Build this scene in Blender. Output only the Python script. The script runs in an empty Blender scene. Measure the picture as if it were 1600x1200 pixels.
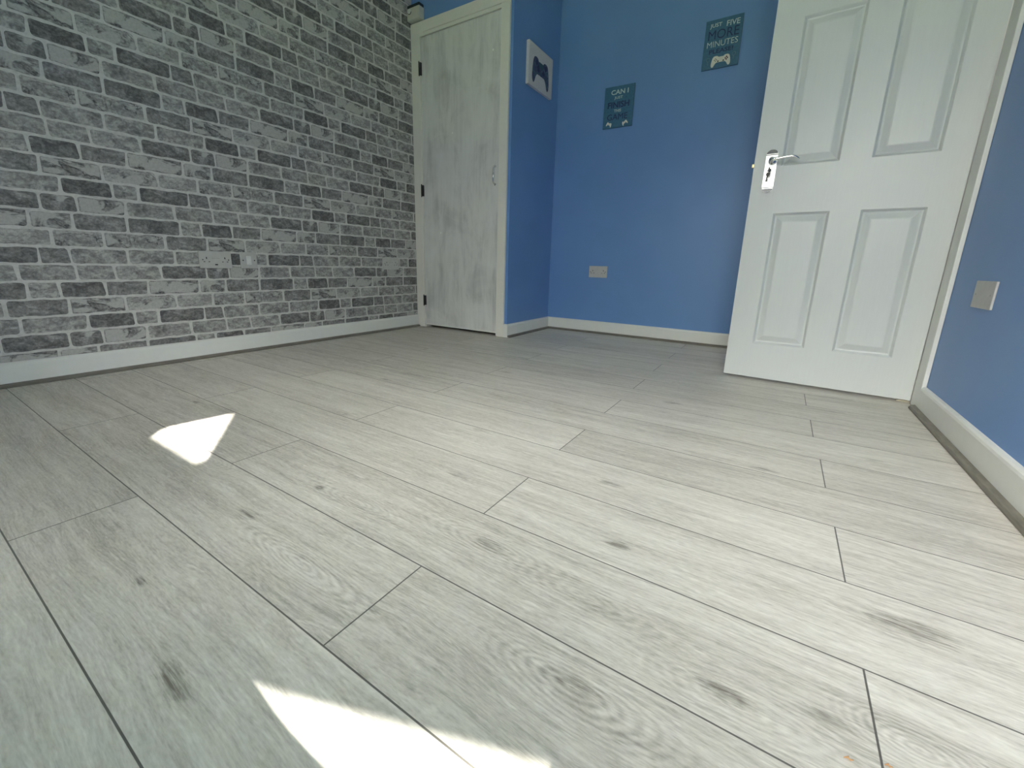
import bpy, bmesh, math, random
from mathutils import Vector, Matrix
C = bpy.context.scene.collection
sc = bpy.context.scene
R = math.radians

# ------------------------------------------------------------------ camera
CAM_H = 0.52
FPX, CX, CY = 657.367, 793.10, 569.175            # focal length and optical centre in pixels of 1600 x 1200
cam = bpy.data.cameras.new('camera')
cam_o = bpy.data.objects.new('camera', cam); C.objects.link(cam_o)
cam.sensor_fit = 'HORIZONTAL'; cam.sensor_width = 36.0
cam.lens = FPX / 1600 * 36.0
cam.shift_x = (800 - CX) / 1600; cam.shift_y = (CY - 600) / 1600
cam.clip_start = 0.02; cam.clip_end = 200
yaw, pitch, roll = R(-32.50165), R(13.38807), R(-1.44019)
F = Vector((math.sin(yaw)*math.cos(pitch), math.cos(yaw)*math.cos(pitch), -math.sin(pitch)))
Rt = Vector((math.cos(yaw), -math.sin(yaw), 0)); D = F.cross(Rt)
Rr = math.cos(roll)*Rt + math.sin(roll)*D; Dr = -math.sin(roll)*Rt + math.cos(roll)*D
m = Matrix((Rr, -Dr, -F)).transposed().to_4x4(); m.translation = Vector((0, 0, CAM_H))
cam_o.matrix_world = m
sc.camera = cam_o

# ------------------------------------------------------------------ sky, sun, exposure
sc.view_settings.view_transform = 'Standard'; sc.view_settings.look = 'None'
sc.view_settings.gamma = 1.0; sc.view_settings.use_curve_mapping = False
sc.view_settings.exposure = 0.46
SKY = 58.0
SUN = 40.0
w = bpy.data.worlds.new('sky'); sc.world = w; w.use_nodes = True
nt = w.node_tree; nt.nodes.clear()
out = nt.nodes.new('ShaderNodeOutputWorld'); bg = nt.nodes.new('ShaderNodeBackground')
tc = nt.nodes.new('ShaderNodeTexCoord'); sp = nt.nodes.new('ShaderNodeSeparateXYZ'); rp = nt.nodes.new('ShaderNodeValToRGB')
nt.links.new(tc.outputs['Generated'], sp.inputs[0])
mp = nt.nodes.new('ShaderNodeMapRange'); mp.inputs[1].default_value = -1; mp.inputs[2].default_value = 1
nt.links.new(sp.outputs[2], mp.inputs[0]); nt.links.new(mp.outputs[0], rp.inputs[0])
el = rp.color_ramp.elements
el[0].position = 0.0; el[0].color = (0.10, 0.11, 0.09, 1)
el[1].position = 0.49; el[1].color = (0.12, 0.13, 0.11, 1)
for p, c in ((0.52, (0.20, 0.195, 0.18, 1)), (0.64, (0.30, 0.295, 0.27, 1)), (0.74, (1.0, 0.95, 0.89, 1)), (1.0, (0.95, 0.93, 0.92, 1))):
    e = el.new(p); e.color = c
nt.links.new(rp.outputs[0], bg.inputs[0]); bg.inputs[1].default_value = SKY
nt.links.new(bg.outputs[0], out.inputs[0])

SUN_D = Vector((-0.54, 1.0, -1.016)).normalized()
sl = bpy.data.lights.new('sun', 'SUN'); sl.energy = SUN; sl.angle = R(0.28); sl.color = (1.0, 0.97, 0.88)
so = bpy.data.objects.new('sun', sl); C.objects.link(so)
so.rotation_euler = SUN_D.to_track_quat('-Z', 'Y').to_euler(); so.location = (2, -6, 6)

# window in the wall behind the camera: opening, and the portal that samples the sky through it
WX0, WX1, WZ0, WZ1, WY = -0.98, 0.515, 0.93, 2.1, -0.75
pl_ = bpy.data.lights.new('window_portal', 'AREA'); pl_.shape = 'RECTANGLE'
pl_.size = WX1-WX0; pl_.size_y = WZ1-WZ0; pl_.cycles.is_portal = True
po = bpy.data.objects.new('window_portal', pl_); C.objects.link(po)
po.location = ((WX0+WX1)/2, WY-0.13, (WZ0+WZ1)/2); po.rotation_euler = (R(90), 0, 0)

# ------------------------------------------------------------------ node helpers
class G:
    """small expression builder over a material's node tree"""
    def __init__(s, name):
        s.mat = bpy.data.materials.new(name); s.mat.use_nodes = True
        s.t = s.mat.node_tree; s.n = s.t.nodes; s.b = s.n['Principled BSDF']
    def put(s, sock, v):
        if v is None: return
        if isinstance(v, bpy.types.NodeSocket): s.t.links.new(v, sock)
        elif isinstance(v, tuple) and len(v) == 3 and sock.type == 'RGBA': sock.default_value = (*v, 1)
        else: sock.default_value = v
    def m(s, op, a, b=None, c=None, clamp=False):
        x = s.n.new('ShaderNodeMath'); x.operation = op; x.use_clamp = clamp
        s.put(x.inputs[0], a); s.put(x.inputs[1], b); s.put(x.inputs[2], c); return x.outputs[0]
    def add(s, *v):
        r = v[0]
        for q in v[1:]: r = s.m('ADD', r, q)
        return r
    def mul(s, *v):
        r = v[0]
        for q in v[1:]: r = s.m('MULTIPLY', r, q)
        return r
    def sub(s, a, b): return s.m('SUBTRACT', a, b)
    def mn(s, *v):
        r = v[0]
        for q in v[1:]: r = s.m('MINIMUM', r, q)
        return r
    def step(s, v, lo, hi, a=0.0, b=1.0):
        x = s.n.new('ShaderNodeMapRange'); x.interpolation_type = 'SMOOTHSTEP'
        for i, q in enumerate((v, lo, hi, a, b)): s.put(x.inputs[i], q)
        return x.outputs[0]
    def xyz(s, v):
        x = s.n.new('ShaderNodeSeparateXYZ'); s.put(x.inputs[0], v); return x.outputs
    def vec(s, x=0.0, y=0.0, z=0.0):
        q = s.n.new('ShaderNodeCombineXYZ')
        for i, v in enumerate((x, y, z)): s.put(q.inputs[i], v)
        return q.outputs[0]
    def noise(s, v, scale, detail=4.0, rough=0.55, dist=0.0):
        x = s.n.new('ShaderNodeTexNoise'); s.put(x.inputs['Vector'], v)
        for k, q in (('Scale', scale), ('Detail', detail), ('Roughness', rough), ('Distortion', dist)): s.put(x.inputs[k], q)
        return x.outputs['Fac']
    def mix(s, f, a, b):
        x = s.n.new('ShaderNodeMix'); x.data_type = 'RGBA'
        s.put(x.inputs[0], f); s.put(x.inputs[6], a); s.put(x.inputs[7], b); return x.outputs[2]
    def ramp(s, f, stops):
        x = s.n.new('ShaderNodeValToRGB'); e = x.color_ramp.elements
        s.put(x.inputs[0], f)
        e[0].position, e[0].color = stops[0][0], (*stops[0][1], 1)
        e[1].position, e[1].color = stops[-1][0], (*stops[-1][1], 1)
        for p, c in stops[1:-1]:
            q = e.new(p); q.color = (*c, 1)
        return x.outputs[0]
    def attr(s, name):
        x = s.n.new('ShaderNodeAttribute'); x.attribute_name = name; return x.outputs
    def uv(s, name):
        x = s.n.new('ShaderNodeUVMap'); x.uv_map = name; return x.outputs[0]
    def obj(s): return s.n.new('ShaderNodeTexCoord').outputs['Object']
    def pos(s): return s.n.new('ShaderNodeNewGeometry').outputs['Position']
    def bump(s, h, strength=0.2, dist=0.002):
        x = s.n.new('ShaderNodeBump'); s.put(x.inputs['Height'], h)
        x.inputs['Strength'].default_value = strength; x.inputs['Distance'].default_value = dist
        s.t.links.new(x.outputs[0], s.b.inputs['Normal'])
    def done(s, col, rough=0.5, metal=0.0, spec=0.5):
        s.put(s.b.inputs['Base Color'], col); s.put(s.b.inputs['Roughness'], rough)
        s.put(s.b.inputs['Metallic'], metal); s.put(s.b.inputs['Specular IOR Level'], spec)
        return s.mat

def plain(name, col, rough=0.5, metal=0.0, spec=0.5, var=0.04, scale=40):
    g = G(name); p = g.obj()
    n = g.noise(p, scale, 3)
    f = g.step(n, 0.3, 0.7)
    lo = tuple(c*(1-var) for c in col); hi = tuple(min(1, c*(1+var)) for c in col)
    return g.done(g.mix(f, lo, hi), rough, metal, spec)

def mat_blue():
    g = G('blue_wall_paint'); p = g.pos()
    n = g.noise(p, 2.5, 2); f = g.noise(p, 260, 2)
    c = g.mix(g.step(n, 0.35, 0.65), (0.136, 0.276, 0.560), (0.144, 0.290, 0.580))
    g.bump(f, 0.06, 0.001)
    return g.done(c, 0.42, 0, 0.45)

def mat_white(name='white_gloss_paint', col=(0.72, 0.735, 0.70), rough=0.35):
    g = G(name); p = g.pos()
    n = g.noise(p, 30, 3); c = g.mix(n, tuple(x*0.96 for x in col), tuple(x*1.03 for x in col))
    return g.done(c, rough, 0, 0.45)

def mat_grained_white():
    g = G('white_door_paint'); p = g.xyz(g.obj())
    n = g.noise(g.vec(g.mul(p[0], 1.0), p[1], g.mul(p[2], 0.06)), 170, 4, 0.6)
    c = g.mix(n, (0.555, 0.59, 0.59), (0.60, 0.635, 0.635))
    g.bump(n, 0.22, 0.0012)
    return g.done(c, 0.38, 0, 0.45)

def mat_closet():
    g = G('brushed_chalk_paint'); p = g.xyz(g.obj())
    a = g.noise(g.vec(g.mul(p[0], 5.5), 0.0, g.mul(p[2], 1.3)), 1.6, 5, 0.6, 0.8)
    b = g.noise(g.vec(g.mul(p[0], 60), 3.0, g.mul(p[2], 2.6)), 1.5, 4, 0.6)
    d = g.noise(g.vec(g.mul(p[0], 2.2), 7.0, g.mul(p[2], 2.0)), 1.6, 6, 0.62, 1.0)
    f = g.add(g.mul(a, 0.55), g.mul(b, 0.25), g.mul(d, 0.5))
    c = g.ramp(f, [(0.46, (0.45, 0.455, 0.45)), (0.58, (0.57, 0.575, 0.565)), (0.67, (0.66, 0.665, 0.65)), (0.80, (0.71, 0.72, 0.705))])
    for x, z, r in ((-1.795, 1.865, .008), (-2.26, 0.74, .007), (-2.14, 1.42, .006)):
        dd = g.m('SQRT', g.add(g.mul(g.sub(p[0], x), g.sub(p[0], x)), g.mul(g.mul(g.sub(p[2], z), 0.8), g.mul(g.sub(p[2], z), 0.8))))
        c = g.mix(g.step(dd, r*0.5, r, 1, 0), c, (0.86, 0.88, 0.86))
    g.bump(b, 0.1, 0.001)
    return g.done(c, 0.55, 0, 0.35)

def mat_brick():
    g = G('brick_wallpaper')
    at = g.attr('brick'); s3 = g.xyz(at['Color']); tone, patch, seed = s3[0], s3[1], s3[2]
    A = g.xyz(g.uv('uva')); B = g.xyz(g.uv('uvb'))
    sd = g.mul(seed, 57.0)
    n1 = g.noise(g.vec(g.mul(A[0], 0.75), A[1], sd), 30, 7, 0.66, 0.9)
    n2 = g.noise(g.vec(A[0], A[1], sd), 120, 4, 0.6)
    n3 = g.noise(g.vec(g.mul(A[0], 0.7), A[1], g.add(sd, 5.0)), 18, 5, 0.55, 0.5)
    n4 = g.noise(g.vec(g.mul(A[0], 1.0), A[1], g.add(sd, 9.0)), 34, 5, 0.65, 1.2)
    v = g.add(g.mul(tone, 0.74), 0.115, g.mul(g.sub(n1, 0.5), 1.05), g.mul(g.sub(n2, 0.5), 0.50), g.mul(g.sub(n4, 0.5), 0.45))
    edge = g.add(g.mn(A[0], A[1], B[0], B[1]), g.mul(g.sub(n4, 0.5), 0.014))
    # pale worn patch kept away from the brick's edge
    pm = g.mul(g.step(n3, g.sub(0.72, g.mul(patch, 0.34)), g.sub(0.80, g.mul(patch, 0.34))), g.step(edge, 0.004, 0.010))
    v = g.m('ADD', g.mul(v, g.sub(1.0, pm)), g.mul(pm, g.add(0.64, g.mul(g.sub(n2, 0.5), 0.25))))
    rim = g.mul(g.m('MULTIPLY', g.step(g.m('ABSOLUTE', g.sub(n3, g.sub(0.70, g.mul(patch, 0.34)))), 0.0, 0.035, 1, 0), g.step(patch, 0.25, 0.5)), g.step(n4, 0.42, 0.60))
    v = g.sub(v, g.mul(rim, 0.38))
    low = g.add(g.mn(A[1], B[0]), g.mul(g.sub(n4, 0.5), 0.010))
    v = g.sub(v, g.mul(g.step(low, 0.0012, 0.0045, 1, 0), g.step(n2, 0.30, 0.55), 0.34))
    v = g.sub(v, g.mul(g.step(edge, 0.0, 0.0042, 1, 0), g.step(n3, 0.36, 0.54), 0.36))
    c = g.ramp(v, [(0.0, (0.06, 0.06, 0.06)), (0.20, (0.12, 0.12, 0.118)), (0.42, (0.25, 0.25, 0.242)), (0.65, (0.45, 0.45, 0.43)), (0.9, (0.66, 0.66, 0.63))])
    return g.done(c, 0.6, 0, 0.3)

def mat_mortar():
    g = G('wallpaper_mortar'); p = g.pos()
    n = g.noise(p, 90, 5, 0.6); k = g.noise(p, 30, 4)
    c = g.ramp(g.add(g.mul(n, 0.6), g.mul(k, 0.4)), [(0.3, (0.45, 0.45, 0.43)), (0.5, (0.57, 0.57, 0.545)), (0.75, (0.67, 0.67, 0.64))])
    return g.done(c, 0.6, 0, 0.3)

# knots of the laminate print: x, y, half length, half width, darkness
KNOTS = [(-.878, .371, .040, .022, 1.0), (-.398, .577, .045, .022, .8), (.019, .506, .050, .022, 1.1), (.242, .778, .075, .026, 1.0),
         (-.812, .176, .026, .015, 1.0), (-.568, .135, .055, .018, 1.0), (-.285, .938, .040, .016, 1.0), (.023, 1.249, .045, .018, .8),
         (-.842, .518, .020, .012, 1.0), (-.607, .748, .060, .016, .7), (-.196, .718, .028, .015, .9), (-.146, .41, .05, .02, .6),
         (-1.21, .86, .022, .012, .9), (-.75, 1.02, .05, .018, .7), (-1.45, 1.25, .04, .016, .8), (-.62, 1.35, .05, .016, .7), (.3, 1.5, .05, .02, .6),
         (-1.75, .62, .03, .014, .8), (-1.05, .20, .05, .016, .5), (-.3, 1.7, .06, .02, .6), (-1.1, 1.7, .06, .018, .6), (.12, .545, .03, .014, .6)]
RINGS = [(-.64, .343, .26, .042, 1.0), (-.40, .575, .22, .055, .8), (-.15, .405, .18, .050, 1.0), (.205, .565, .10, .045, 1.0),
         (-.21, .555, .20, .05, .6), (.03, .50, .16, .05, .6), (-1.20, .44, .16, .05, .6), (-.72, .53, .20, .045, .7), (.24, .775, .22, .05, .4)]
def mat_floor():
    g = G('grey_oak_laminate')
    at = g.attr('plank'); s3 = g.xyz(at['Color']); seed, tint = s3[0], s3[1]
    A = g.xyz(g.uv('uva')); B = g.xyz(g.uv('uvb'))
    P = g.xyz(g.pos()); x, y = P[0], P[1]; sd = g.mul(seed, 91.0)
    wob = g.noise(g.vec(g.mul(x, 2.2), g.mul(y, 9.0), sd), 1.0, 3, 0.5)
    wv = g.mul(g.sub(wob, 0.5), 0.05)
    rings = 0.0; core = 0.0
    rn = g.noise(g.vec(g.mul(x, 9), g.mul(y, 40), sd), 1.0, 4, 0.6)
    for kx, ky, a, b, k in RINGS:
        dx = g.mul(g.sub(x, kx), 1/a); dy = g.mul(g.add(g.sub(y, ky), g.mul(wv, 0.5)), 1/b)
        r = g.m('SQRT', g.add(g.mul(dx, dx), g.mul(dy, dy)))
        wv_ = g.m('SINE', g.add(g.mul(r, 54.0), g.mul(rn, 9.0)))
        rings = g.add(rings, g.mul(g.step(r, 0.35, 1.15, 1, 0), wv_, k))
    kn = g.noise(g.vec(g.mul(x, 18), g.mul(y, 45), sd), 1.0, 4, 0.65)
    for kx, ky, a, b, k in KNOTS:
        dx = g.mul(g.sub(x, kx), 1/a); dy = g.mul(g.sub(y, ky), 1/b)
        r = g.add(g.m('SQRT', g.add(g.mul(dx, dx), g.mul(dy, dy))), g.mul(g.sub(kn, 0.5), 1.9))
        core = g.add(core, g.mul(g.step(r, 0.1, 1.1, 1, 0), k))
    yy = g.add(y, wv)
    s1 = g.noise(g.vec(g.mul(x, 2.0), g.mul(yy, 55), sd), 1.0, 4, 0.6)
    s2 = g.noise(g.vec(g.mul(x, 15.0), g.mul(yy, 230), sd), 1.0, 3, 0.6)
    s5 = g.noise(g.vec(g.mul(x, 75.0), g.mul(yy, 360), sd), 1.0, 3, 0.6)
    s3_ = g.noise(g.vec(g.mul(x, 1.6), g.mul(yy, 9), g.add(sd, 3.0)), 1.0, 4, 0.6)
    s4 = g.noise(g.vec(g.mul(x, 5), g.mul(yy, 28), g.add(sd, 8.0)), 1.0, 5, 0.65)
    v = g.add(0.56, g.mul(g.sub(tint, 0.5), 0.10), g.mul(g.sub(s1, 0.5), 0.55), g.mul(g.sub(s2, 0.5), 0.62), g.mul(g.sub(s5, 0.5), 0.55),
              g.mul(g.sub(s3_, 0.5), 0.38), g.mul(g.sub(s4, 0.5), 0.34), g.mul(rings, 0.095), g.mul(core, -0.30), g.mul(core, g.sub(s2, 0.5), 1.1))
    c = g.ramp(v, [(0.0, (0.17, 0.155, 0.13)), (0.30, (0.36, 0.342, 0.30)), (0.55, (0.535, 0.512, 0.462)), (0.90, (0.72, 0.70, 0.64))])
    fl = g.noise(g.vec(g.mul(x, 26.0), g.mul(yy, 170), g.add(sd, 21.0)), 1.0, 2, 0.5)
    c = g.mix(g.mul(g.step(fl, 0.60, 0.72), g.step(core, 0.0, 0.4, 0.36, 0.0)), c, (0.76, 0.745, 0.69))
    seam = g.m('MAXIMUM', g.step(g.mn(A[1], B[1]), 0.0009, 0.0015, 1, 0), g.step(g.mn(A[0], B[0]), 0.0009, 0.0016, 1, 0))
    c = g.mix(g.mul(seam, 0.88), c, (0.045, 0.042, 0.036))
    g.bump(g.add(g.mul(s2, 0.6), g.mul(s5, 0.4)), 0.10, 0.0008)
    return g.done(c, g.add(0.40, g.mul(s1, 0.12)), 0, 0.4)

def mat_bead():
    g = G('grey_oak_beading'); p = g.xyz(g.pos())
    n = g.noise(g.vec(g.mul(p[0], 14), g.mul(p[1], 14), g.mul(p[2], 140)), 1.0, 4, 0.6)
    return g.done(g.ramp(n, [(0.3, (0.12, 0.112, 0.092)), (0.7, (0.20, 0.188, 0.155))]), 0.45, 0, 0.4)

BLUE = mat_blue(); WHITE = mat_white(); DOORW = mat_grained_white(); CLOSET = mat_closet(); BRICK = mat_brick(); MORTAR = mat_mortar()
FLOOR = mat_floor(); BEAD = mat_bead()
CEIL = plain('ceiling_paint', (0.78, 0.78, 0.76), 0.8)
HALLW = plain('hall_paint', (0.72, 0.71, 0.67), 0.7)
PLASTIC = plain('white_plastic', (0.50, 0.50, 0.48), 0.35)
PLASTIC2 = plain('bright_plastic', (0.68, 0.70, 0.68), 0.3)
BLACKP = plain('dark_slot', (0.012, 0.012, 0.012), 0.6)
SLOT = plain('grey_slot', (0.10, 0.10, 0.095), 0.6)
BLACK = plain('black_metal', (0.01, 0.01, 0.01), 0.4)
CHROME = plain('polished_chrome', (0.80, 0.81, 0.82), 0.10, 1.0, var=0.02)
SATIN = plain('satin_chrome', (0.86, 0.87, 0.87), 0.30, 1.0, var=0.02)
DCHROME = plain('dark_chrome', (0.10, 0.105, 0.11), 0.25, 1.0)
BRASS = plain('brass', (0.80, 0.68, 0.36), 0.3, 1.0)
CANVAS = plain('canvas_white', (0.60, 0.58, 0.60), 0.75, var=0.06, scale=200)
NAVY = plain('navy_ink', (0.022, 0.03, 0.10), 0.6)
def mat_pad():
    g = G('mottled_navy_print'); p = g.obj()
    n = g.noise(p, 34, 4, 0.6, 1.0)
    return g.done(g.ramp(n, [(0.35, (0.03, 0.032, 0.085)), (0.48, (0.055, 0.065, 0.15)), (0.56, (0.05, 0.10, 0.16)), (0.68, (0.13, 0.15, 0.24))]), 0.6)
PADART = mat_pad()
TEAL = plain('teal_print', (0.042, 0.138, 0.245), 0.5, var=0.10, scale=90)
TEALD = plain('teal_edge', (0.018, 0.06, 0.10), 0.6)
INK = plain('dark_blue_ink', (0.010, 0.026, 0.10), 0.5)
PALE = plain('pale_ink', (0.50, 0.62, 0.62), 0.5)
CREAM = plain('cream_ink', (0.72, 0.72, 0.66), 0.5)
MAROON = plain('maroon_ink', (0.08, 0.02, 0.03), 0.5)

# ------------------------------------------------------------------ mesh helpers
def link(o, parent=None):
    C.objects.link(o)
    if parent: o.parent = parent
    return o
def obj(name, bm, mat, parent=None, smooth=False):
    me = bpy.data.meshes.new(name); bm.normal_update(); bm.to_mesh(me); bm.free()
    for q in (mat if isinstance(mat, (list, tuple)) else [mat]): me.materials.append(q)
    if smooth:
        for p in me.polygons: p.use_smooth = True
    return link(bpy.data.objects.new(name, me), parent)
def empty(name, loc, rz=0):
    o = bpy.data.objects.new(name, None); o.location = loc; o.rotation_euler = (0, 0, rz); o.empty_display_size = 0.05
    return link(o)
def tag(o, label, cat, group=None, kind=None):
    o['label'] = label; o['category'] = cat
    if group: o['group'] = group
    if kind: o['kind'] = kind
    return o
def box(bm, x0, x1, y0, y1, z0, z1, bev=0.0, seg=2):
    r = bmesh.ops.create_cube(bm, size=1.0); vs = r['verts']
    for v in vs:
        v.co = Vector((x0+(v.co.x+.5)*(x1-x0), y0+(v.co.y+.5)*(y1-y0), z0+(v.co.z+.5)*(z1-z0)))
    if bev:
        es = list({e for v in vs for e in v.link_edges})
        bmesh.ops.bevel(bm, geom=es, offset=bev, segments=seg, affect='EDGES', profile=0.6)
def boxb(*a, **k):
    bm = bmesh.new(); box(bm, *a, **k); return bm
def prism(bm, pts, f, d):
    """polygon pts (2-D) placed by f(u, v) -> Vector and pushed by vector d"""
    d = Vector(d)
    a = [bm.verts.new(f(*p)) for p in pts]; b = [bm.verts.new(v.co + d) for v in a]
    n = len(pts); bm.faces.new(a); bm.faces.new(b[::-1])
    for i in range(n): bm.faces.new((a[i], b[i], b[(i+1) % n], a[(i+1) % n]))
    bmesh.ops.recalc_face_normals(bm, faces=bm.faces)
def tube(bm, pts, rad, n=12, cap=True, flat=1.0):
    pts = [Vector(p) for p in pts]; rs = rad if isinstance(rad, (list, tuple)) else [rad]*len(pts)
    rings = []; up = None
    for i, p in enumerate(pts):
        t = (pts[min(i+1, len(pts)-1)] - pts[max(i-1, 0)]).normalized()
        if up is None: up = t.orthogonal().normalized() if abs(t.z) > .9 else Vector((0, 0, 1))
        s = t.cross(up).normalized(); u = s.cross(t).normalized(); up = u
        rings.append([bm.verts.new(p + (s*math.cos(k*2*math.pi/n) + u*math.sin(k*2*math.pi/n)*flat)*rs[i]) for k in range(n)])
    for a, b in zip(rings, rings[1:]):
        for k in range(n): bm.faces.new((a[k], a[(k+1) % n], b[(k+1) % n], b[k]))
    if cap: bm.faces.new(rings[0][::-1]); bm.faces.new(rings[-1])
    bmesh.ops.recalc_face_normals(bm, faces=bm.faces)
def cyl(bm, c, axis, r, h, n=24, r2=None):
    c = Vector(c); a = Vector(axis).normalized()
    tube(bm, [c, c+a*h], [r, r if r2 is None else r2], n)
def spline(pts, sub=6, closed=True):
    n = len(pts); o = []
    for i in range(n if closed else n-1):
        p0, p1, p2, p3 = (Vector(pts[(i+k) % n]) if closed else Vector(pts[max(0, min(n-1, i+k))]) for k in (-1, 0, 1, 2))
        for s in range(sub):
            t = s/sub
            o.append(0.5*((2*p1)+(p2-p0)*t+(2*p0-5*p1+4*p2-p3)*t*t+(3*p1-p0-3*p2+p3)*t**3))
    return [tuple(p) for p in o]

# ------------------------------------------------------------------ the room
XL, XR, YB, CZ = -2.515, 0.525, 3.193, 2.45       # brick wall, right wall, back wall, ceiling
XC, YC = -1.643, 2.553                            # cupboard: side wall and front wall
DY0, DY1, DZ = 2.315, 3.05, 2.02                  # doorway in the right wall
def struct(name, bm, mat, label, cat, parent=None, smooth=False):
    return tag(obj(name, bm, mat, parent, smooth), label, cat, kind='structure')

# floor: one mesh, a face per laminate board
def floor():
    bm = bmesh.new(); ua = bm.loops.layers.uv.new('uva'); ub = bm.loops.layers.uv.new('uvb'); ca = bm.loops.layers.float_color.new('plank')
    S, W, L = CAM_H, 0.191759, 1.29974
    odd = {1: .3216, 3: .3202, 5: .3171, 7: .3101, 9: .2948, 11: .283, 13: .27, 15: .26}
    even = {2: -.8885, 4: -.8973, 6: -.9136, 8: -.9233, 10: -.9399, 12: -.9623, 14: -.975, 16: -.985, 0: -.88, -2: -.87}
    rnd = random.Random(4)
    x0, x1, y0, y1 = XL, 1.75, -0.75, YB
    for r in range(-4, 20):
        ya = -.115044 + W*r; yb = ya + W
        if yb <= y0 or ya >= y1: continue
        j = (odd.get(r, .3) if r % 2 else even.get(r, -.9))*S
        k = math.floor((x0-j)/L)
        while j + k*L < x1:
            xa, xb = j+k*L, j+(k+1)*L; k += 1
            if xb <= x0: continue
            sd, tn = rnd.random(), rnd.random()
            cs = [(max(xa, x0), max(ya, y0)), (min(xb, x1), max(ya, y0)), (min(xb, x1), min(yb, y1)), (max(xa, x0), min(yb, y1))]
            f = bm.faces.new([bm.verts.new((a, b, 0)) for a, b in cs])
            for l, (a, b) in zip(f.loops, cs):
                l[ua].uv = (a-xa, b-ya); l[ub].uv = (xb-a, yb-b); l[ca] = (sd, tn, 0, 1)
    bmesh.ops.remove_doubles(bm, verts=bm.verts, dist=1e-5)
    o = struct('floor', bm, FLOOR, 'pale grey oak laminate floor in wide boards', 'floor')
    return o
floor()
struct('ceiling', boxb(XL-.1, 1.85, WY-.12, YB+.1, CZ, CZ+.1), CEIL, 'plain white ceiling above the room', 'ceiling')

# left wall: wallpaper printed with bricks, a face per printed brick on a mortar-coloured wall
SEQ = [  # joints along the wall and (tone, pale patch) of each printed brick, four courses that repeat with a half drop
  ([.49, .65, .87, 1.05, 1.234, 1.428], [(.52, .75), (.50, .55), (.38, .15), (.36, .85), (.60, .5), (.54, .2)]),
  ([.443, .533, .72, .90, 1.096, 1.258, 1.348], [(.32, .1), (.44, .0), (.46, .0), (.50, .1), (.22, .0), (.46, .3), (.24, .1)]),
  ([.375, .541, .666, .835, 1.028, 1.136, 1.293], [(.47, .1), (.50, .1), (.50, .2), (.29, .0), (.30, .3), (.38, .8), (.50, .2)]),
  ([.389, .481, .624, .776, .988, 1.112, 1.289], [(.54, .4), (.17, .0), (.34, .2), (.30, .75), (.46, .8), (.36, .3), (.26, .2)])]
def wall_left():
    bm = bmesh.new(); ua = bm.loops.layers.uv.new('uva'); ub = bm.loops.layers.uv.new('uvb'); ca = bm.loops.layers.float_color.new('brick')
    box(bm, XL-.12, XL, WY-.12, YB+.1, 0, CZ)
    H, PER = 0.0695, 1.10
    yA, yB_, zA, zB = WY, YC, 0.06, CZ-0.002
    for k in range(-7, 28):
        z0 = .544 + H*k; t = (-k) % 4; sh = .55*((-k)//4)
        js, props = SEQ[t]; n = len(js)
        for rep in range(-6, 6):
            for i in range(n):
                a = js[i] + sh + rep*PER; b = (js[i+1] if i+1 < n else js[0]+PER) + sh + rep*PER
                if b < yA or a > yB_: continue
                rnd = random.Random(t*31+i)
                gp = [rnd.uniform(.0035, .0065) for _ in range(4)]
                u0, u1, v0, v1 = gp[0], (b-a)-gp[1], gp[2]*.95, H-gp[3]*.95
                sl = rnd.uniform(-.008, .008); rr = [rnd.uniform(.003, .012) for _ in range(4)]
                ph = [rnd.uniform(0, 6.28) for _ in range(4)]
                pts = []
                for ci, (cx, cy, a0) in enumerate(((u0+rr[0], v0+rr[0], 180), (u1-rr[1], v0+rr[1], 270), (u1-rr[2], v1-rr[2], 0), (u0+rr[3], v1-rr[3], 90))):
                    for q in (0, 30, 60, 90):
                        pts.append((cx+rr[ci]*math.cos(R(a0+q)), cy+rr[ci]*math.sin(R(a0+q))))
                    nxt = [(u1-rr[1], v0), None, (u0+rr[3], v1), None][ci]
                    if nxt:
                        p = pts[-1]; m_ = max(4, int(abs(nxt[0]-p[0])/.014))
                        for s in range(1, m_):
                            xx = p[0]+(nxt[0]-p[0])*s/m_
                            pts.append((xx, p[1] + .0014*math.sin(xx*70+ph[ci]) + rnd.uniform(-.0007, .0007)))
                P = []
                for u, v in pts:
                    uu = u + sl*(v/H-.5)*(1 if u > (b-a)/2 else .3)
                    y = min(max(a+uu, yA), yB_); z = min(max(z0+v, zA), zB)
                    P.append((y, z, uu, v))
                if max(p[0] for p in P)-min(p[0] for p in P) < .003 or max(p[1] for p in P)-min(p[1] for p in P) < .003: continue
                f = bm.faces.new([bm.verts.new((XL+.0004, p[0], p[1])) for p in P])
                f.material_index = 1
                if f.normal.x < 0: f.normal_flip()
                f.normal_update()
                col = (props[i][0], props[i][1], (t*8+i)/32.0, 1)
                lk = {v: p for v, p in zip(f.verts, P)} if False else None
                for l in f.loops:
                    # nearest original point carries its print coordinates
                    q = min(P, key=lambda p: (p[0]-l.vert.co.y)**2+(p[1]-l.vert.co.z)**2)
                    l[ua].uv = (q[2], q[3]); l[ub].uv = (b-a-q[2], H-q[3]); l[ca] = col
    bm.normal_update()
    for f in bm.faces:
        if f.material_index == 1 and f.normal.x < 0: f.normal_flip()
    struct('wall_left', bm, [MORTAR, BRICK], 'left wall papered in grey and white printed brickwork', 'wall')
wall_left()
struct('wall_back', boxb(XL, XR+.12, YB, YB+.1, 0, CZ), BLUE, 'blue back wall with the two small signs', 'wall')
# right wall round the doorway
bm = bmesh.new()
box(bm, XR, XR+.12, WY-.12, DY0, 0, CZ); box(bm, XR, XR+.12, DY1, YB, 0, CZ); box(bm, XR, XR+.12, DY0, DY1, DZ, CZ)
struct('wall_right', bm, BLUE, 'blue right wall beyond the open door', 'wall')
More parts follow.
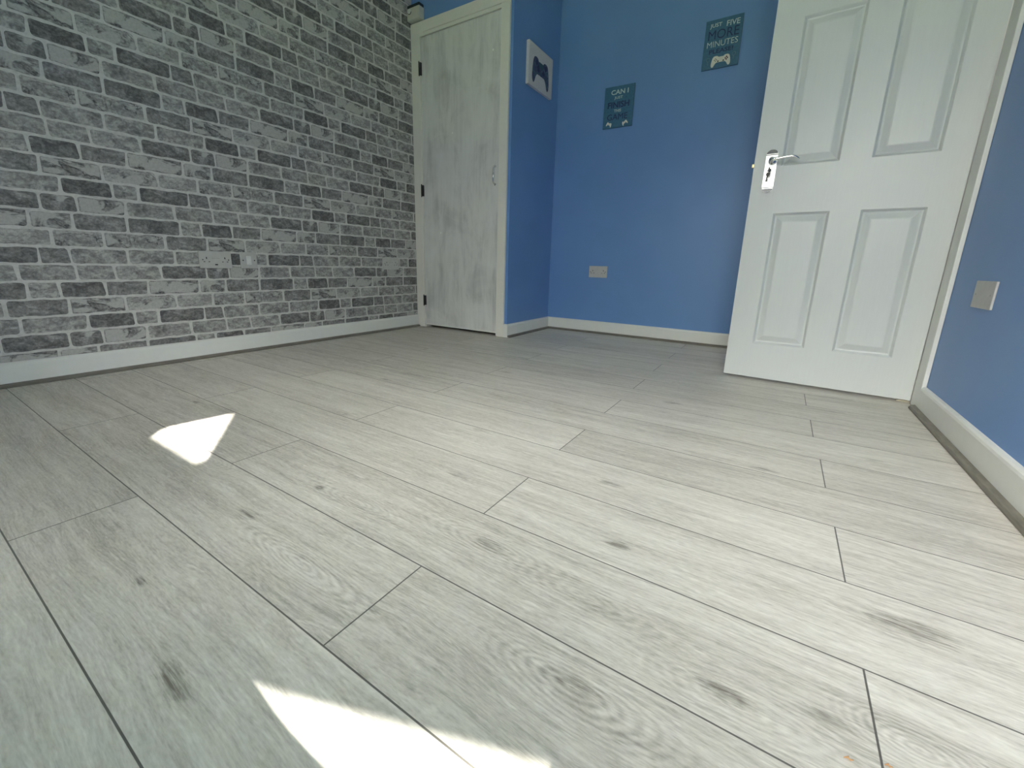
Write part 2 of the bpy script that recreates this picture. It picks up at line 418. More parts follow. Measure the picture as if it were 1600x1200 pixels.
# wall behind the camera with its window opening
bm = bmesh.new()
box(bm, XL, WX0, WY-.12, WY, 0, CZ); box(bm, WX1, XR, WY-.12, WY, 0, CZ)
box(bm, WX0, WX1, WY-.12, WY, 0, WZ0); box(bm, WX0, WX1, WY-.12, WY, WZ1, CZ)
struct('wall_window', bm, BLUE, 'blue window wall behind the viewer', 'wall')
# cupboard walls
KX0, KX1, KZ = -2.432, -1.729, 2.078               # cupboard door opening
bm = bmesh.new()
box(bm, XL, KX0-.012, YC, YC+.08, 0, CZ); box(bm, KX1+.012, XC-.08, YC, YC+.08, 0, CZ); box(bm, KX0-.012, KX1+.012, YC, YC+.08, KZ+.012, CZ)
struct('wall_cupboard_front', bm, BLUE, 'blue wall around and above the grey cupboard door', 'wall')
struct('wall_cupboard_side', boxb(XC-.08, XC, YC, YB, 0, CZ), BLUE, 'dark blue side wall of the cupboard with the canvas', 'wall')
# hall behind the doorway
bm = bmesh.new()
box(bm, 1.75, 1.85, .9, YB+.1, 0, CZ); box(bm, XR+.12, 1.75, YB, YB+.1, 0, CZ); box(bm, XR+.12, 1.75, .8, .9, 0, CZ)
struct('wall_hall', bm, HALLW, 'white hall walls beyond the doorway', 'wall')
hl = bpy.data.lights.new('hall_fill', 'AREA'); hl.shape = 'DISK'; hl.size = .3; hl.energy = 6; hl.color = (1, .96, .86)  # unseen light added to brighten the gap under the open door
ho = bpy.data.objects.new('hall_fill', hl); C.objects.link(ho); ho.location = (1.15, 2.65, CZ-.03)

# skirting boards with a rounded top, and the grey oak beading at their foot
def profile_run(name, mat, prof, path, label, cat, closed=False):
    """sweep a (offset, height) profile along a floor path with mitred corners; offset is to the left of travel"""
    bm = bmesh.new(); n = len(path); rows = []
    P = [Vector(p) for p in path]
    for i, p in enumerate(P):
        d0 = (P[i]-P[i-1]).normalized() if i else None; d1 = (P[i+1]-P[i]).normalized() if i < n-1 else None
        if d0 is None: nn = Vector((-d1.y, d1.x)); k = 1
        elif d1 is None: nn = Vector((-d0.y, d0.x)); k = 1
        else:
            a = Vector((-d0.y, d0.x)); b = Vector((-d1.y, d1.x)); nn = (a+b).normalized(); k = 1/max(.2, nn.dot(a))
        rows.append([bm.verts.new((p.x+nn.x*o*k, p.y+nn.y*o*k, h)) for o, h in prof])
    for a, b in zip(rows, rows[1:]):
        for j in range(len(prof)):
            q = (j+1) % len(prof); bm.faces.new((a[j], a[q], b[q], b[j]))
    bm.faces.new(rows[0]); bm.faces.new(rows[-1][::-1])
    bmesh.ops.recalc_face_normals(bm, faces=bm.faces)
    return struct(name, bm, mat, label, cat)
SK = [(0, 0.001), (.016, .001), (.016, .083), (.014, .090), (.010, .0945), (.004, .096), (0, .096)]
BD = [(.0162, .001), (.034, .001), (.0335, .006), (.030, .011), (.024, .0145), (.0162, .016)]
AY = 2.198                                         # near edge of the room door's architrave
runs = [('left', [(XL, YC-.02), (XL, WY)], [(XL, YC-.02), (XL, WY)], 'white skirting board under the brick wallpaper', 'grey oak beading along the brick-papered wall'),
        ('back', [(XR, YB), (XC, YB)], [(XR, YB), (XC+.016, YB)], 'white skirting board along the blue back wall', 'grey oak beading along the blue back wall'),
        ('cupboard', [(XC, YB-.0165), (XC, YC), (-1.6627, YC)], [(XC, YB-.034), (XC, YC-.012)], 'short white skirting board on the cupboard corner', 'short grey oak beading along the cupboard side'),
        ('right', [(XR, WY), (XR, AY)], [(XR, WY), (XR, AY+.02)], 'white skirting board along the right wall up to the door', 'grey oak beading along the right wall up to the door')]
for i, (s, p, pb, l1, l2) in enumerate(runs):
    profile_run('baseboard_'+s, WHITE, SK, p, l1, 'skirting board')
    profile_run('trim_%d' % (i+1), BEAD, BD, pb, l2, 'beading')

# cupboard door casing
bm = bmesh.new()
yF = 2.536
box(bm, XL+.001, KX0, yF, YC-.0005, 0.001, KZ+.022, .003); box(bm, KX1, -1.663, yF, YC-.0005, 0.001, KZ+.022, .003)
box(bm, XL+.001, -1.663, yF, YC-.0005, KZ+.022, 2.168, .003)
box(bm, KX0, KX1, yF+.005, YC+.07, KZ, KZ+.0215)
box(bm, KX0-.0115, KX0, YC, YC+.07, .001, KZ); box(bm, KX1, KX1+.0115, YC, YC+.07, .001, KZ)
box(bm, KX0, KX0+.012, YC+.045, YC+.07, .001, KZ); box(bm, KX1-.012, KX1, YC+.045, YC+.07, .001, KZ)
CASE = mat_white('ivory_gloss_paint', (0.74, 0.735, 0.675), 0.35)
struct('trim_5', bm, CASE, 'ivory door casing around the grey cupboard door', 'door casing')
# cupboard door
d2 = empty('door_2', (KX0, YC, 0)); tag(d2, 'grey chalk-painted flush cupboard door beside the brick wall', 'cupboard door', kind='structure')
def at_world(o, par):                              # mesh built in world coordinates, parented to an unrotated empty
    for v in o.data.vertices: v.co -= par.location
    return o
slab = obj('door_leaf', boxb(KX0+.003, KX1-.006, YC-.004, YC+.034, .020, KZ-.003, .002), [CLOSET], d2)
CL = slab.data.materials[0]
slab.location = -d2.location
lip = at_world(obj('bottom_edge_strip', boxb(KX0+.005, KX1-.008, YC-.0062, YC-.0035, .0205, .031, .001), WHITE, d2), d2)
lip['label'] = 'bare white lower edge'
for z0, z1 in ((1.832, 1.919), (1.009, 1.094), (.178, .260)):
    bm = bmesh.new(); cyl(bm, (KX0-.002, YC-.0215, z0), (0, 0, 1), .0042, z1-z0, 12)
    for q in (0, 1): bmesh.ops.create_uvsphere(bm, u_segments=10, v_segments=6, radius=.0045, matrix=Matrix.Translation((KX0-.002, YC-.0215, (z0, z1)[q])))
    box(bm, KX0-.001, KX0+.010, YC-.019, YC-.0045, z0+.003, z1-.003)
    h = at_world(obj('hinge', bm, BLACK, d2, True), d2); h['label'] = 'black hinge knuckle'
bm = bmesh.new(); hx = -1.762; y = YC-.004
tube(bm, [(hx, y, 1.167), (hx, y-.016, 1.164), (hx, y-.025, 1.150), (hx, y-.026, 1.108), (hx, y-.025, 1.066), (hx, y-.016, 1.052), (hx, y, 1.049)], .0052, 12)
cyl(bm, (hx, y, 1.166), (0, -1, 0), .008, .003); cyl(bm, (hx, y, 1.050), (0, -1, 0), .008, .003)
h = at_world(obj('pull_handle', bm, CHROME, d2, True), d2); h['label'] = 'small chrome bow handle'
h = at_world(obj('catch', boxb(KX1-.0055, KX1-.0005, YC-.003, YC+.02, 1.085, 1.125), BLACK, d2), d2); h['label'] = 'black magnetic catch in the gap'

# room doorway: architrave, lining
bm = bmesh.new()
box(bm, XR-.015, XR-.0005, AY, AY+.0935, .001, DZ+.065, .003); box(bm, XR-.015, XR-.0005, AY, DY1+.065, DZ-.001, DZ+.065, .003)
box(bm, XR-.015, XR-.0005, DY1, DY1+.065, .001, DZ+.065, .003)
box(bm, XR-.004, XR+.125, AY+.095, DY0+.015, .001, DZ); box(bm, XR-.004, XR+.125, DY1-.015, DY1, .001, DZ); box(bm, XR-.004, XR+.125, DY0, DY1, DZ-.015, DZ-.0005)
struct('trim_6', bm, WHITE, 'white architrave of the doorway behind the open door', 'door casing')

bm = bmesh.new(); prism(bm, [(0, 0), (.045, 0), (.040, .005), (.0225, .007), (.005, .005)], lambda u, v: Vector((.470+u, DY0+.003, .0005+v)), (0, DY1-DY0-.006, 0))
struct('trim_8', bm, plain('pale_gold_strip', (.85, .80, .62), .3, .3), 'brass threshold strip under the open door', 'threshold strip')
# ------------------------------------------------------------------ the open room door
AX, AYd = -0.189, 2.3315
ang = math.atan2(2.294-2.332, .697)
d1 = empty('door_1', (AX, AYd, 0), ang); tag(d1, 'open white panelled room door with chrome lever handle', 'room door', kind='structure')
DW, DT, DB, DH = .6985, .035, .013, 1.981
PAN = [(.105, .310, .180, .772), (.412, .612, .180, .772), (.105, .310, .968, 1.535), (.412, .612, .968, 1.535), (.105, .310, 1.635, 1.87), (.412, .612, 1.635, 1.87)]
def door_leaf():
    bm = bmesh.new()
    xs = sorted({0, DW, *[p[0] for p in PAN], *[p[1] for p in PAN]}); zs = sorted({DB, DH, *[p[2] for p in PAN], *[p[3] for p in PAN]})
    V = {}
    def vt(x, y, z):
        k = (round(x, 5), round(y, 5), round(z, 5))
        if k not in V: V[k] = bm.verts.new((x, y, z))
        return V[k]
    for yf, s in ((0.0, 1), (DT, -1)):
        for i in range(len(xs)-1):
            for j in range(len(zs)-1):
                x0, x1, z0, z1 = xs[i], xs[i+1], zs[j], zs[j+1]
                if any(p[0] <= x0+1e-6 and p[1] >= x1-1e-6 and p[2] <= z0+1e-6 and p[3] >= z1-1e-6 for p in PAN): continue
                bm.faces.new([vt(x, yf, z) for x, z in ((x0, z0), (x1, z0), (x1, z1), (x0, z1))])
        for x0, x1, z0, z1 in PAN:
            ring = None
            for off, dep in ((0, 0), (.003, .003), (.009, .0115), (.013, .0125), (.017, .0115), (.036, .0030), (.041, .0020)):
                r = [(x0+off, z0+off), (x1-off, z0+off), (x1-off, z1-off), (x0+off, z1-off)]
                vs = [vt(x, yf+s*dep, z) for x, z in r]
                if ring:
                    for k in range(4): bm.faces.new((ring[k], ring[(k+1) % 4], vs[(k+1) % 4], vs[k]))
                ring = vs
            bm.faces.new(ring)
    for a, b in zip(xs, xs[1:]):
        for z in (DB, DH): bm.faces.new([vt(a, 0, z), vt(b, 0, z), vt(b, DT, z), vt(a, DT, z)])
    for a, b in zip(zs, zs[1:]):
        for x in (0, DW): bm.faces.new([vt(x, 0, a), vt(x, 0, b), vt(x, DT, b), vt(x, DT, a)])
    bmesh.ops.recalc_face_normals(bm, faces=bm.faces)
    return bm
lf = obj('door_leaf', door_leaf(), DOORW, d1)
# handle: long plate, boss, curved lever
hp = (.066, .949)
def rect_round(w_, h_, arch):
    pts = [(-w_/2, -h_/2+arch), (-w_/2, h_/2-arch)]
    for k in range(1, 8): a = math.pi-k*math.pi/8; pts.append((w_/2*math.cos(a), h_/2-arch+arch*math.sin(a)))
    pts += [(w_/2, h_/2-arch), (w_/2, -h_/2+arch)]
    for k in range(1, 8): a = -k*math.pi/8; pts.append((w_/2*math.cos(a), -h_/2+arch+arch*math.sin(a)))
    return pts
bm = bmesh.new(); prism(bm, rect_round(.044, .178, .017), lambda u, v: Vector((hp[0]+u, 0, hp[1]+v)), (0, -.007, 0))
plate = obj('handle_plate', bm, SATIN, d1); plate['label'] = 'polished chrome handle plate'
for sgn, nm in ((1, 'plate_end'), (-1, 'plate_end')):
    bm = bmesh.new(); z = hp[1]+sgn*.072
    pts = [(-.0215, 0), (.0215, 0)] + [(.0215*math.cos(k*math.pi/10), .0165*math.sin(k*math.pi/10)) for k in range(1, 10)]
    prism(bm, [(u, v*sgn) for u, v in pts], lambda u, v: Vector((hp[0]+u, -.007, z+v)), (0, -.0025, 0))
    box(bm, hp[0]-.022, hp[0]+.022, -.0105, -.0065, z-sgn*.004-.0013, z-sgn*.004+.0013)
    e = obj(nm, bm, DCHROME, plate); e['label'] = 'darker stepped end of the plate'
bm = bmesh.new(); cyl(bm, (.071, -.007, .990), (0, -1, 0), .0165, .012, 28, .014); cyl(bm, (.071, -.019, .990), (0, -1, 0), .0105, .030, 24)
obj('handle_boss', bm, CHROME, d1, True)
bm = bmesh.new()
tube(bm, [(.066, -.047, .989), (.078, -.051, .990), (.092, -.051, .990), (.108, -.050, .992), (.126, -.049, .9945), (.142, -.048, .995), (.156, -.046, .992), (.166, -.042, .987), (.172, -.038, .983)],
     [.0095, .0095, .008, .0068, .0065, .0068, .007, .0062, .003], 14, flat=.8)
obj('lever', bm, CHROME, d1, True)
bm = bmesh.new(); cyl(bm, (.0645, -.007, .953), (0, -1, 0), .007, .003); obj('lock_cylinder', bm, DCHROME, d1, True)
bm = bmesh.new(); box(bm, -.011, .004, .012, .026, .974, .990, .002); obj('latch_bolt', bm, BRASS, d1)['label'] = 'brass latch bolt'
bm = bmesh.new(); box(bm, -.0012, .002, .007, .029, .925, 1.02); obj('latch_faceplate', bm, BRASS, d1)
for z0 in (.20, 1.0, 1.72):
    bm = bmesh.new(); cyl(bm, (DW-.004, DT+.0045, z0), (0, 0, 1), .0055, .085, 12); obj('hinge', bm, SATIN, d1, True)
# key left in the lock, with a second key hanging from its ring
MW = Matrix.Translation((AX, AYd, 0)) @ Matrix.Rotation(ang, 4, 'Z')
ke = empty('key', MW @ Vector((.0645, -.010, .953)), ang); tag(ke, 'dark key in the lock of the white door with another hanging from it', 'key')
bm = bmesh.new(); cyl(bm, (0, .000, 0), (0, -1, 0), .0025, .016, 10); obj('shank', bm, DCHROME, ke, True)
bm = bmesh.new(); prism(bm, [(.0085*math.cos(k*math.pi/8), .0095*math.sin(k*math.pi/8)) for k in range(16)], lambda u, v: Vector((u*.35-.001, -.021-u*.94, v)), (.0022, 0.0008, 0)); obj('bow', bm, BLACK, ke)
bm = bmesh.new(); tube(bm, [(.0015+.007*math.cos(k*math.pi/8), -.024, -.011+.007*math.sin(k*math.pi/8)) for k in range(17)], .0009, 6); obj('key_ring', bm, DCHROME, ke, True)
bm = bmesh.new()
prism(bm, [(.008*math.cos(k*math.pi/8), -.020+.008*math.sin(k*math.pi/8)) for k in range(16)], lambda u, v: Vector((u+.001, -.023, v)), (0, -.002, 0))
box(bm, -.0025, .0025, -.025, -.023, -.050, -.026); box(bm, .0025, .0055, -.025, -.023, -.049, -.045); box(bm, .0025, .005, -.025, -.023, -.043, -.040)
for v in bm.verts: v.co.x += (v.co.z+.012)*.12
obj('hanging_key', bm, BLACK, ke)

# ------------------------------------------------------------------ sockets and plates
def holder(name, loc, facing):
    """empty whose local x runs right along the wall as seen from the room, z up, -y out of the wall"""
    rz = {'+x': R(90), '-y': 0.0, '-x': R(-90)}[facing]
    return empty(name, loc, rz)
def screw(par, x, y, z, mat=SLOT, r=.0032):
    bm = bmesh.new(); cyl(bm, (x, y, z), (0, -1, 0), r, .0008, 14); return obj('screw', bm, mat, par, True)
def outlet(par, x, z, t, slot, earth):
    for (dx, dz, w_, h_, mt) in ((0, .0085, .0042, .0095, earth), (-.0112, -.010, .0068, .0044, slot), (.0112, -.010, .0068, .0044, slot)):
        obj('pin_slot', boxb(x+dx-w_/2, x+dx+w_/2, -t-.0007, -t+.002, z+dz-h_/2, z+dz+h_/2), mt, par)
def double_socket(loc, facing, label, group, usb=False, slot=SLOT, earth=BLACKP, text=True, w_=.147, h_=.087, mat=PLASTIC):
    e = holder('double_socket', loc, facing); tag(e, label, 'power socket', group)
    T = .0085
    obj('face_plate', boxb(-w_/2, w_/2, -T, 0, -h_/2, h_/2, .0025, 3), mat, e)
    for s in (-1, 1):
        outlet(e, s*.043, .0, T, slot, earth)
        screw(e, s*.0605, -T+.0002, .000, SLOT)
    if text:
        for s in (-1, 1):
            obj('printed_mark', boxb(s*.010-.008, s*.010+.008, -T-.0004, -T+.001, .0062, .0088), plain_mark, e)
    if usb:
        obj('usb_port', boxb(-.0065, .0065, -T-.0008, -T+.002, -.0275, -.0215), BLACKP, e)['label'] = 'dark charging slot'
    return e
plain_mark = plain('grey_print', (0.36, 0.36, 0.34), 0.5)
GS = None
double_socket((XL, 1.076, .5045), '+x', 'double socket with a charging slot in the brick wallpaper', GS, usb=True, w_=.152)
double_socket((XL, 2.265, .5015), '+x', 'double socket in the brick wallpaper right beside the cupboard door', GS, earth=SLOT, w_=.155)
k = 3.185/3.165
double_socket((-1.213*k, YB, .52+(.479-.52)*k), '-y', 'double socket low on the blue back wall', GS, text=False)
e = holder('wall_plate', (XL, 1.2405, .505), '+x'); tag(e, 'square white single plate right of the charging socket', 'wall plate')
obj('face_plate', boxb(-.0435, .0435, -.008, 0, -.0435, .0435, .0022, 3), PLASTIC, e)
obj('module', boxb(-.0125, .0125, -.0098, -.007, -.0235, .0235, .001), PLASTIC2, e)['label'] = 'brighter raised centre module'
for s in (-1, 1): screw(e, s*.0302, -.0078, 0, SLOT, .0036)
e = holder('wall_plate', (XR, 1.888, .464), '-x'); tag(e, 'blank white plate low on the right wall near the open door', 'wall plate')
obj('face_plate', boxb(-.078, .078, -.006, 0, -.0415, .0415, .0020, 3), plain('dull_plastic', (.46, .46, .45), .4), e)
for s in (-1, 1): screw(e, s*.058, -.0058, 0, plain_mark, .003)

for (cx_, cy_, ln, lb) in ((.136, .503, .0045, 'tiny orange wood crumb on the floor board'), (.172, .519, .0035, 'second tiny wood crumb across the board joint')):
    bm = bmesh.new(); tube(bm, [(cx_-ln, cy_-ln*.3, .0012), (cx_-ln*.2, cy_+ln*.1, .0022), (cx_+ln*.3, cy_-ln*.2, .0018), (cx_+ln, cy_+ln*.35, .0010)], [.0004, .0011, .0010, .0004], 7)
    tube(bm, [(cx_-ln*.1, cy_, .0018), (cx_+ln*.1, cy_+ln*.8, .0014)], [.0009, .0003], 6)
    tag(obj('wood_crumb', bm, plain('orange_wood', (.50, .27, .12), .7), None, True), lb, 'crumb')
# ------------------------------------------------------------------ alarm sensor over the cupboard door
e = empty('alarm_sensor', (-2.452, YC, 2.222)); tag(e, 'small white box above the cupboard door in the corner', 'sensor')
obj('housing', boxb(-.060, .058, -.050, 0, -.048, .028, .006, 3), plain('ivory_plastic', (0.56, 0.56, 0.50), 0.4), e)
obj('tinted_top', boxb(-.058, .057, -.0485, -.002, .0285, .046, .004, 3), plain('smoked_plastic', (0.02, 0.028, 0.03), 0.2), e)['label'] = 'dark tinted upper band'
bm = bmesh.new(); bmesh.ops.create_uvsphere(bm, u_segments=20, v_segments=12, radius=.016, matrix=Matrix.Translation((-.034, -.050, .006)) @ Matrix.Diagonal((1, .5, 1, 1)))
obj('lens', bm, PLASTIC2, e, True)['label'] = 'round pale lens'
bm = bmesh.new(); tube(bm, [(-.034+.0165*math.cos(R(a)), -.0515, .006+.0165*math.sin(R(a))) for a in range(190, 351, 16)], .0022, 8); obj('lens_rim', bm, BLACK, e, True)

# ------------------------------------------------------------------ signs and picture
def lettering(name, s, par, x0, x1, z0, z1, y, mat, bold=.02):
    cu = bpy.data.curves.new(name, 'FONT'); cu.body = s; cu.size = 1; cu.offset = bold; cu.extrude = .02; cu.resolution_u = 3
    t = bpy.data.objects.new('tmp', cu); C.objects.link(t)
    bpy.context.view_layer.update()
    me = bpy.data.meshes.new_from_object(t.evaluated_get(bpy.context.evaluated_depsgraph_get()))
    bpy.data.objects.remove(t); bpy.data.curves.remove(cu)
    xs = [v.co.x for v in me.vertices]; ys = [v.co.y for v in me.vertices]
    ax, bx, ay, by = min(xs), max(xs), min(ys), max(ys)
    for v in me.vertices:
        u = (v.co.x-ax)/(bx-ax); q = (v.co.y-ay)/(by-ay); d = v.co.z
        v.co = Vector((x0+(x1-x0)*u, y-d*.03, z0+(z1-z0)*q))
    me.materials.clear(); me.materials.append(mat); me.name = name
    return link(bpy.data.objects.new(name, me), par)
HALF = [(.0, .40), (.26, .40), (.36, .50), (.62, .54), (.82, .44), (.93, .16), (1.0, -.30), (.97, -.60), (.84, -.72), (.72, -.62), (.60, -.40), (.44, -.24), (.2, -.22), (0, -.22)]
PAD = spline(HALF + [(-x, y_) for x, y_ in HALF[-2:0:-1]], 4)
def pad_shape(name, par, cx, cz, wd, ht, y, mat, rot=0.0, t=.0008):
    bm = bmesh.new(); ca, sa = math.cos(rot), math.sin(rot)
    prism(bm, PAD, lambda u, v: Vector((cx+(u*ca*wd-v*sa*ht), y, cz+(u*sa*wd+v*ca*ht))), (0, -t, 0))
    return obj(name, bm, mat, par)
def dot(name, par, cx, cz, r, y, mat, t=.0006, n=16):
    bm = bmesh.new(); cyl(bm, (cx, y, cz), (0, -1, 0), r, t, n); return obj(name, bm, mat, par)
# lower sign
W1, H1, T1 = .212, .264, .012
k = 3.181/3.165
e = empty('wall_sign', (-1.1505*k, YB, .52+(1.611-.52)*k)); tag(e, 'teal sign reading CAN I JUST FINISH THIS GAME, the lower one', 'sign')
e.rotation_euler = (0, R(0.5), 0)
obj('board', boxb(-W1/2, W1/2, -T1, 0, -H1/2, H1/2, .001), [TEAL], e)
yy = -T1
X = lambda f: -W1/2+W1*f
Z = lambda f: H1/2-H1*f
for s, a, b, c_, d_, mt, bo in (('CAN I', .22, .80, .085, .20, PALE, .018), ('JUST', .34, .62, .245, .325, PALE, .008), ('FINISH', .13, .86, .37, .52, INK, .022), ('THIS', .36, .60, .555, .625, PALE, .008), ('GAME', .14, .83, .665, .81, INK, .0)):
    lettering('lettering', s, e, X(a), X(b), Z(d_), Z(c_), yy, mt, bo)
for cx, cz, r in ((.22, .30, 0), (.74, .285, 0), (.24, .59, 0), (.72, .585, 0)): dot('printed_dot', e, X(cx), Z(cz), .0022, yy, INK)
pad_shape('printed_gamepad', e, X(.22), Z(.905), .019, .021, yy, CREAM, -.35); pad_shape('printed_gamepad', e, X(.76), Z(.905), .019, .021, yy, CREAM, .45)
for cx, sg in ((.22, 1), (.76, -1)):
    dot('printed_button', e, X(cx)-.006, Z(.895), .0022, yy-.0008, INK); dot('printed_button', e, X(cx)+.007, Z(.90), .0022, yy-.0008, INK)
# upper sign
W2, H2 = .206, .268
e = empty('wall_sign', (-.527*k, YB, .52+(1.8625-.52)*k)); tag(e, 'teal sign reading JUST FIVE MORE MINUTES PLEASE, the upper one', 'sign')
obj('board', boxb(-W2/2, W2/2, -T1, 0, -H2/2, H2/2, .001), [TEAL], e)
X = lambda f: -W2/2+W2*f
Z = lambda f: H2/2-H2*f
for s, a, b, c_, d_, mt, bo in (('JUST', .12, .44, .075, .175, PALE, .008), ('FIVE', .57, .92, .075, .185, PALE, .008), ('MORE', .10, .92, .215, .40, INK, -.005), ('MINUTES', .09, .92, .435, .555, PALE, -.006), ('PLEASE!', .17, .82, .60, .69, INK, .02)):
    lettering('lettering', s, e, X(a), X(b), Z(d_), Z(c_), yy, mt, bo)
g_ = pad_shape('printed_gamepad', e, X(.52), Z(.845), .054, .048, yy, CREAM)
for dx, dz, r in ((-.030, .010, .0028), (-.036, .004, .0028), (-.024, .004, .0028), (-.030, -.002, .0028)): dot('printed_button', g_, X(.52)+dx, Z(.845)+dz, r, yy-.0008, SLOT)
for dx, dz, r in ((.031, .012, .004), (.037, .005, .004), (.025, .005, .004), (.031, -.002, .004)): dot('printed_button', g_, X(.52)+dx, Z(.845)+dz, r, yy-.0008, MAROON)
for dx in (-.015, .015): dot('printed_stick', g_, X(.52)+dx, Z(.845)-.005, .0045, yy-.0008, SLOT)
for cx, cz in ((.17, .80), (.86, .77)):
    bm = bmesh.new(); tube(bm, [(X(cx)+.010*math.cos(q*math.pi/10), yy, Z(cz)+.010*math.sin(q*math.pi/10)) for q in range(21)], .0011, 6)
    tube(bm, [(X(cx), yy, Z(cz)-.011), (X(cx)-.002, yy, Z(cz)-.028)], .0011, 6)
    obj('printed_ring', bm, plain('faded_ink', (.14, .26, .30), .5), e)
# canvas on the cupboard side wall (faces +x)
PD = .022
e = empty('canvas_picture', (XC, 2.881, 1.824), R(90)); tag(e, 'white canvas with a navy gamepad on the cupboard side wall', 'picture')
W3, H3 = .338, .255
obj('canvas', boxb(-W3/2, W3/2, -PD, 0, -H3/2, H3/2, .003), CANVAS, e)
g_ = pad_shape('printed_gamepad', e, -.004, -.008, .118, .128, -PD, PADART)
for dx, dz, r, mt in ((-.062, .030, .016, NAVY), (.062, .030, .016, NAVY), (-.036, -.008, .014, NAVY), (.036, -.008, .014, NAVY)):
    dot('printed_button', g_, dx, dz, r, -PD-.0008, mt, n=20)
obj('printed_touchpad', boxb(-.028, .028, -PD-.0016, -PD-.0004, .012, .044), plain('slate_teal_ink', (.03, .085, .12), .6), g_)

# ------------------------------------------------------------------ window behind the viewer, and unseen things added to shape its light
e = empty('window_1', ((WX0+WX1)/2, WY-.06, WZ0)); tag(e, 'white framed window behind the viewer', 'window', kind='structure')
def wloc(o): return at_world(o, e)
bm = bmesh.new()
f_ = .04
for (a, b, c_, d_) in ((WX0, WX0+f_, WZ0, WZ1), (WX1-.02, WX1, WZ0, WZ1), (WX0, WX1, WZ0, WZ0+.03), (WX0, WX1, WZ1-f_, WZ1), (-.30, -.26, WZ0, WZ1)):
    box(bm, a, b, WY-.10, WY-.04, c_, d_)
wloc(obj('window_frame', bm, WHITE, e))
gm = bpy.data.materials.new('window_glass'); gm.use_nodes = True; n_ = gm.node_tree; n_.nodes.clear()
o_ = n_.nodes.new('ShaderNodeOutputMaterial'); t_ = n_.nodes.new('ShaderNodeBsdfTransparent'); t_.inputs[0].default_value = (.94, .94, .94, 1); n_.links.new(t_.outputs[0], o_.inputs[0])
for a, b in ((WX0+f_, -.30), (-.26, WX1-.02)):
    wloc(obj('pane', boxb(a, b, WY-.072, WY-.068, WZ0+.03, WZ1-f_), gm, e))
struct('trim_7', boxb(WX0-.04, WX1+.008, WY-.12, WY+.02, WZ0-.025, WZ0-.001), WHITE, 'white window sill board behind the viewer', 'window sill')
struct('trim_9', boxb(-.125, .95, -1.50, WY-.121, 2.0, 2.06), WHITE, 'white canopy added unseen outside the right pane to darken the floor', 'blocker')  # slab added out of view to cut high sky light on the near floor
struct('trim_10', boxb(-1.5, -.49, -1.50, WY-.121, 2.0, 2.06), WHITE, 'white canopy added unseen outside the left pane to darken the floor', 'blocker')  # second added slab, leaves a slot for the sun patch rays
e = empty('window_occluder', (-.64, WY, 2.16)); tag(e, 'unseen grey blind half lowered over the left part of the window', 'occluder')  # added out of view, dims window light on the left floor
OCCLUDERM = plain('occluder_fabric', (.30, .31, .32), .8)
at_world(obj('fabric', boxb(-1.02, -.255, WY+.018, WY+.020, 1.43, 2.16), OCCLUDERM, e), e)
bm = bmesh.new(); cyl(bm, (-1.03, WY+.032, 2.175), (1, 0, 0), .028, .785, 20); at_world(obj('roller', bm, OCCLUDERM, e, True), e)
at_world(obj('bottom_bar', boxb(-1.02, -.255, WY+.014, WY+.024, 1.415, 1.435, .003), PLASTIC, e), e)
e = empty('baffle', (-.40, WY+.10, .02)); tag(e, 'navy curtain added unseen before the window to darken the left floor', 'baffle')  # cloth added out of view to keep window light off the left floor
bm = bmesh.new(); rows = []
for zz in (.02, .6, 1.2, 1.8, 2.25):
    rows.append([bm.verts.new((-.62+.45*i/60, WY+.105+.022*math.sin(i*.75+zz), zz)) for i in range(61)])
for a, b in zip(rows, rows[1:]):
    for i in range(60): bm.faces.new((a[i], a[i+1], b[i+1], b[i]))
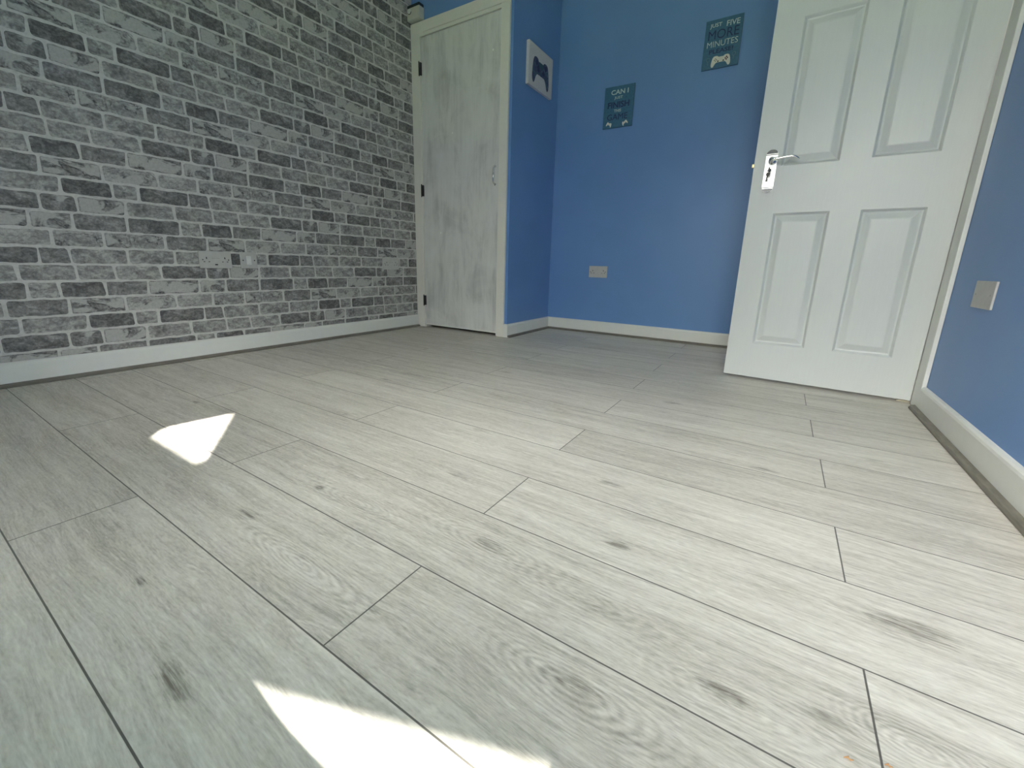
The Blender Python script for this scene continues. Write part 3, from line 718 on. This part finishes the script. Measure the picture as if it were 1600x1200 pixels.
cu_ = obj('baffle_sheet', bm, plain('baffle_cloth', (.05, .06, .10), .9), e, True); at_world(cu_, e)
md = cu_.modifiers.new('thickness', 'SOLIDIFY'); md.thickness = .003
bm = bmesh.new(); cyl(bm, (-1.1, WY+.105, 2.265), (1, 0, 0), .012, 1.6, 14); at_world(obj('rod', bm, WHITE, e, True), e)
# unseen sheet added outside; gap and slanted edge cut to shape floor sun patches
SY = WY-3.0
def back(p):                                       # floor point -> point on the sheet, along the sun's rays
    t = (p[1]-SY)/SUN_D.y; return (p[0]-SUN_D.x*t, -SUN_D.z*t)
gap = [back(p) for p in ((-1.495, .418), (-1.200, .418), (-1.514, .632), (-1.542, .462))]
edge0, edge1 = back((-.57, .140)), back((.30, .462))
bm = bmesh.new()
outer = [(-.1, 3.55), edge0, edge1, (3.5, edge1[1]+.2), (3.5, 5.3), (-.1, 5.3)]
ov = [bm.verts.new((x, SY, z)) for x, z in outer]; gv = [bm.verts.new((x, SY, z)) for x, z in gap]
es = [bm.edges.new((ov[i], ov[(i+1) % len(ov)])) for i in range(len(ov))] + [bm.edges.new((gv[i], gv[(i+1) % len(gv)])) for i in range(len(gv))]
bmesh.ops.triangle_fill(bm, edges=es, use_beauty=True)
# drop any face filled inside the gap
gc = sum((v.co for v in gv), Vector())/4
bmesh.ops.delete(bm, geom=[f for f in bm.faces if all(v in gv for v in f.verts)], context='FACES')
sh = empty('sun_mask', (0, SY, 0)); tag(sh, 'added unseen sheet on two poles, cut to shape the sun patches', 'sun mask')
at_world(obj('mask_sheet', bm, plain('mask_canvas', (.35, .34, .30), .8), sh), sh)
for x in (-.13, 3.53):
    bm = bmesh.new(); cyl(bm, (x, SY, -.9), (0, 0, 1), .025, 6.55, 12); at_world(obj('pole', bm, WHITE, sh, True), sh)
bm = bmesh.new(); box(bm, -12, 12, -20, WY-.13, -1.0, -.9)
g = G('lawn'); struct('lawn', bm, g.done(g.mix(g.noise(g.pos(), 6, 4), (.10, .14, .06), (.16, .20, .09)), .9), 'grass outside the window', 'lawn')
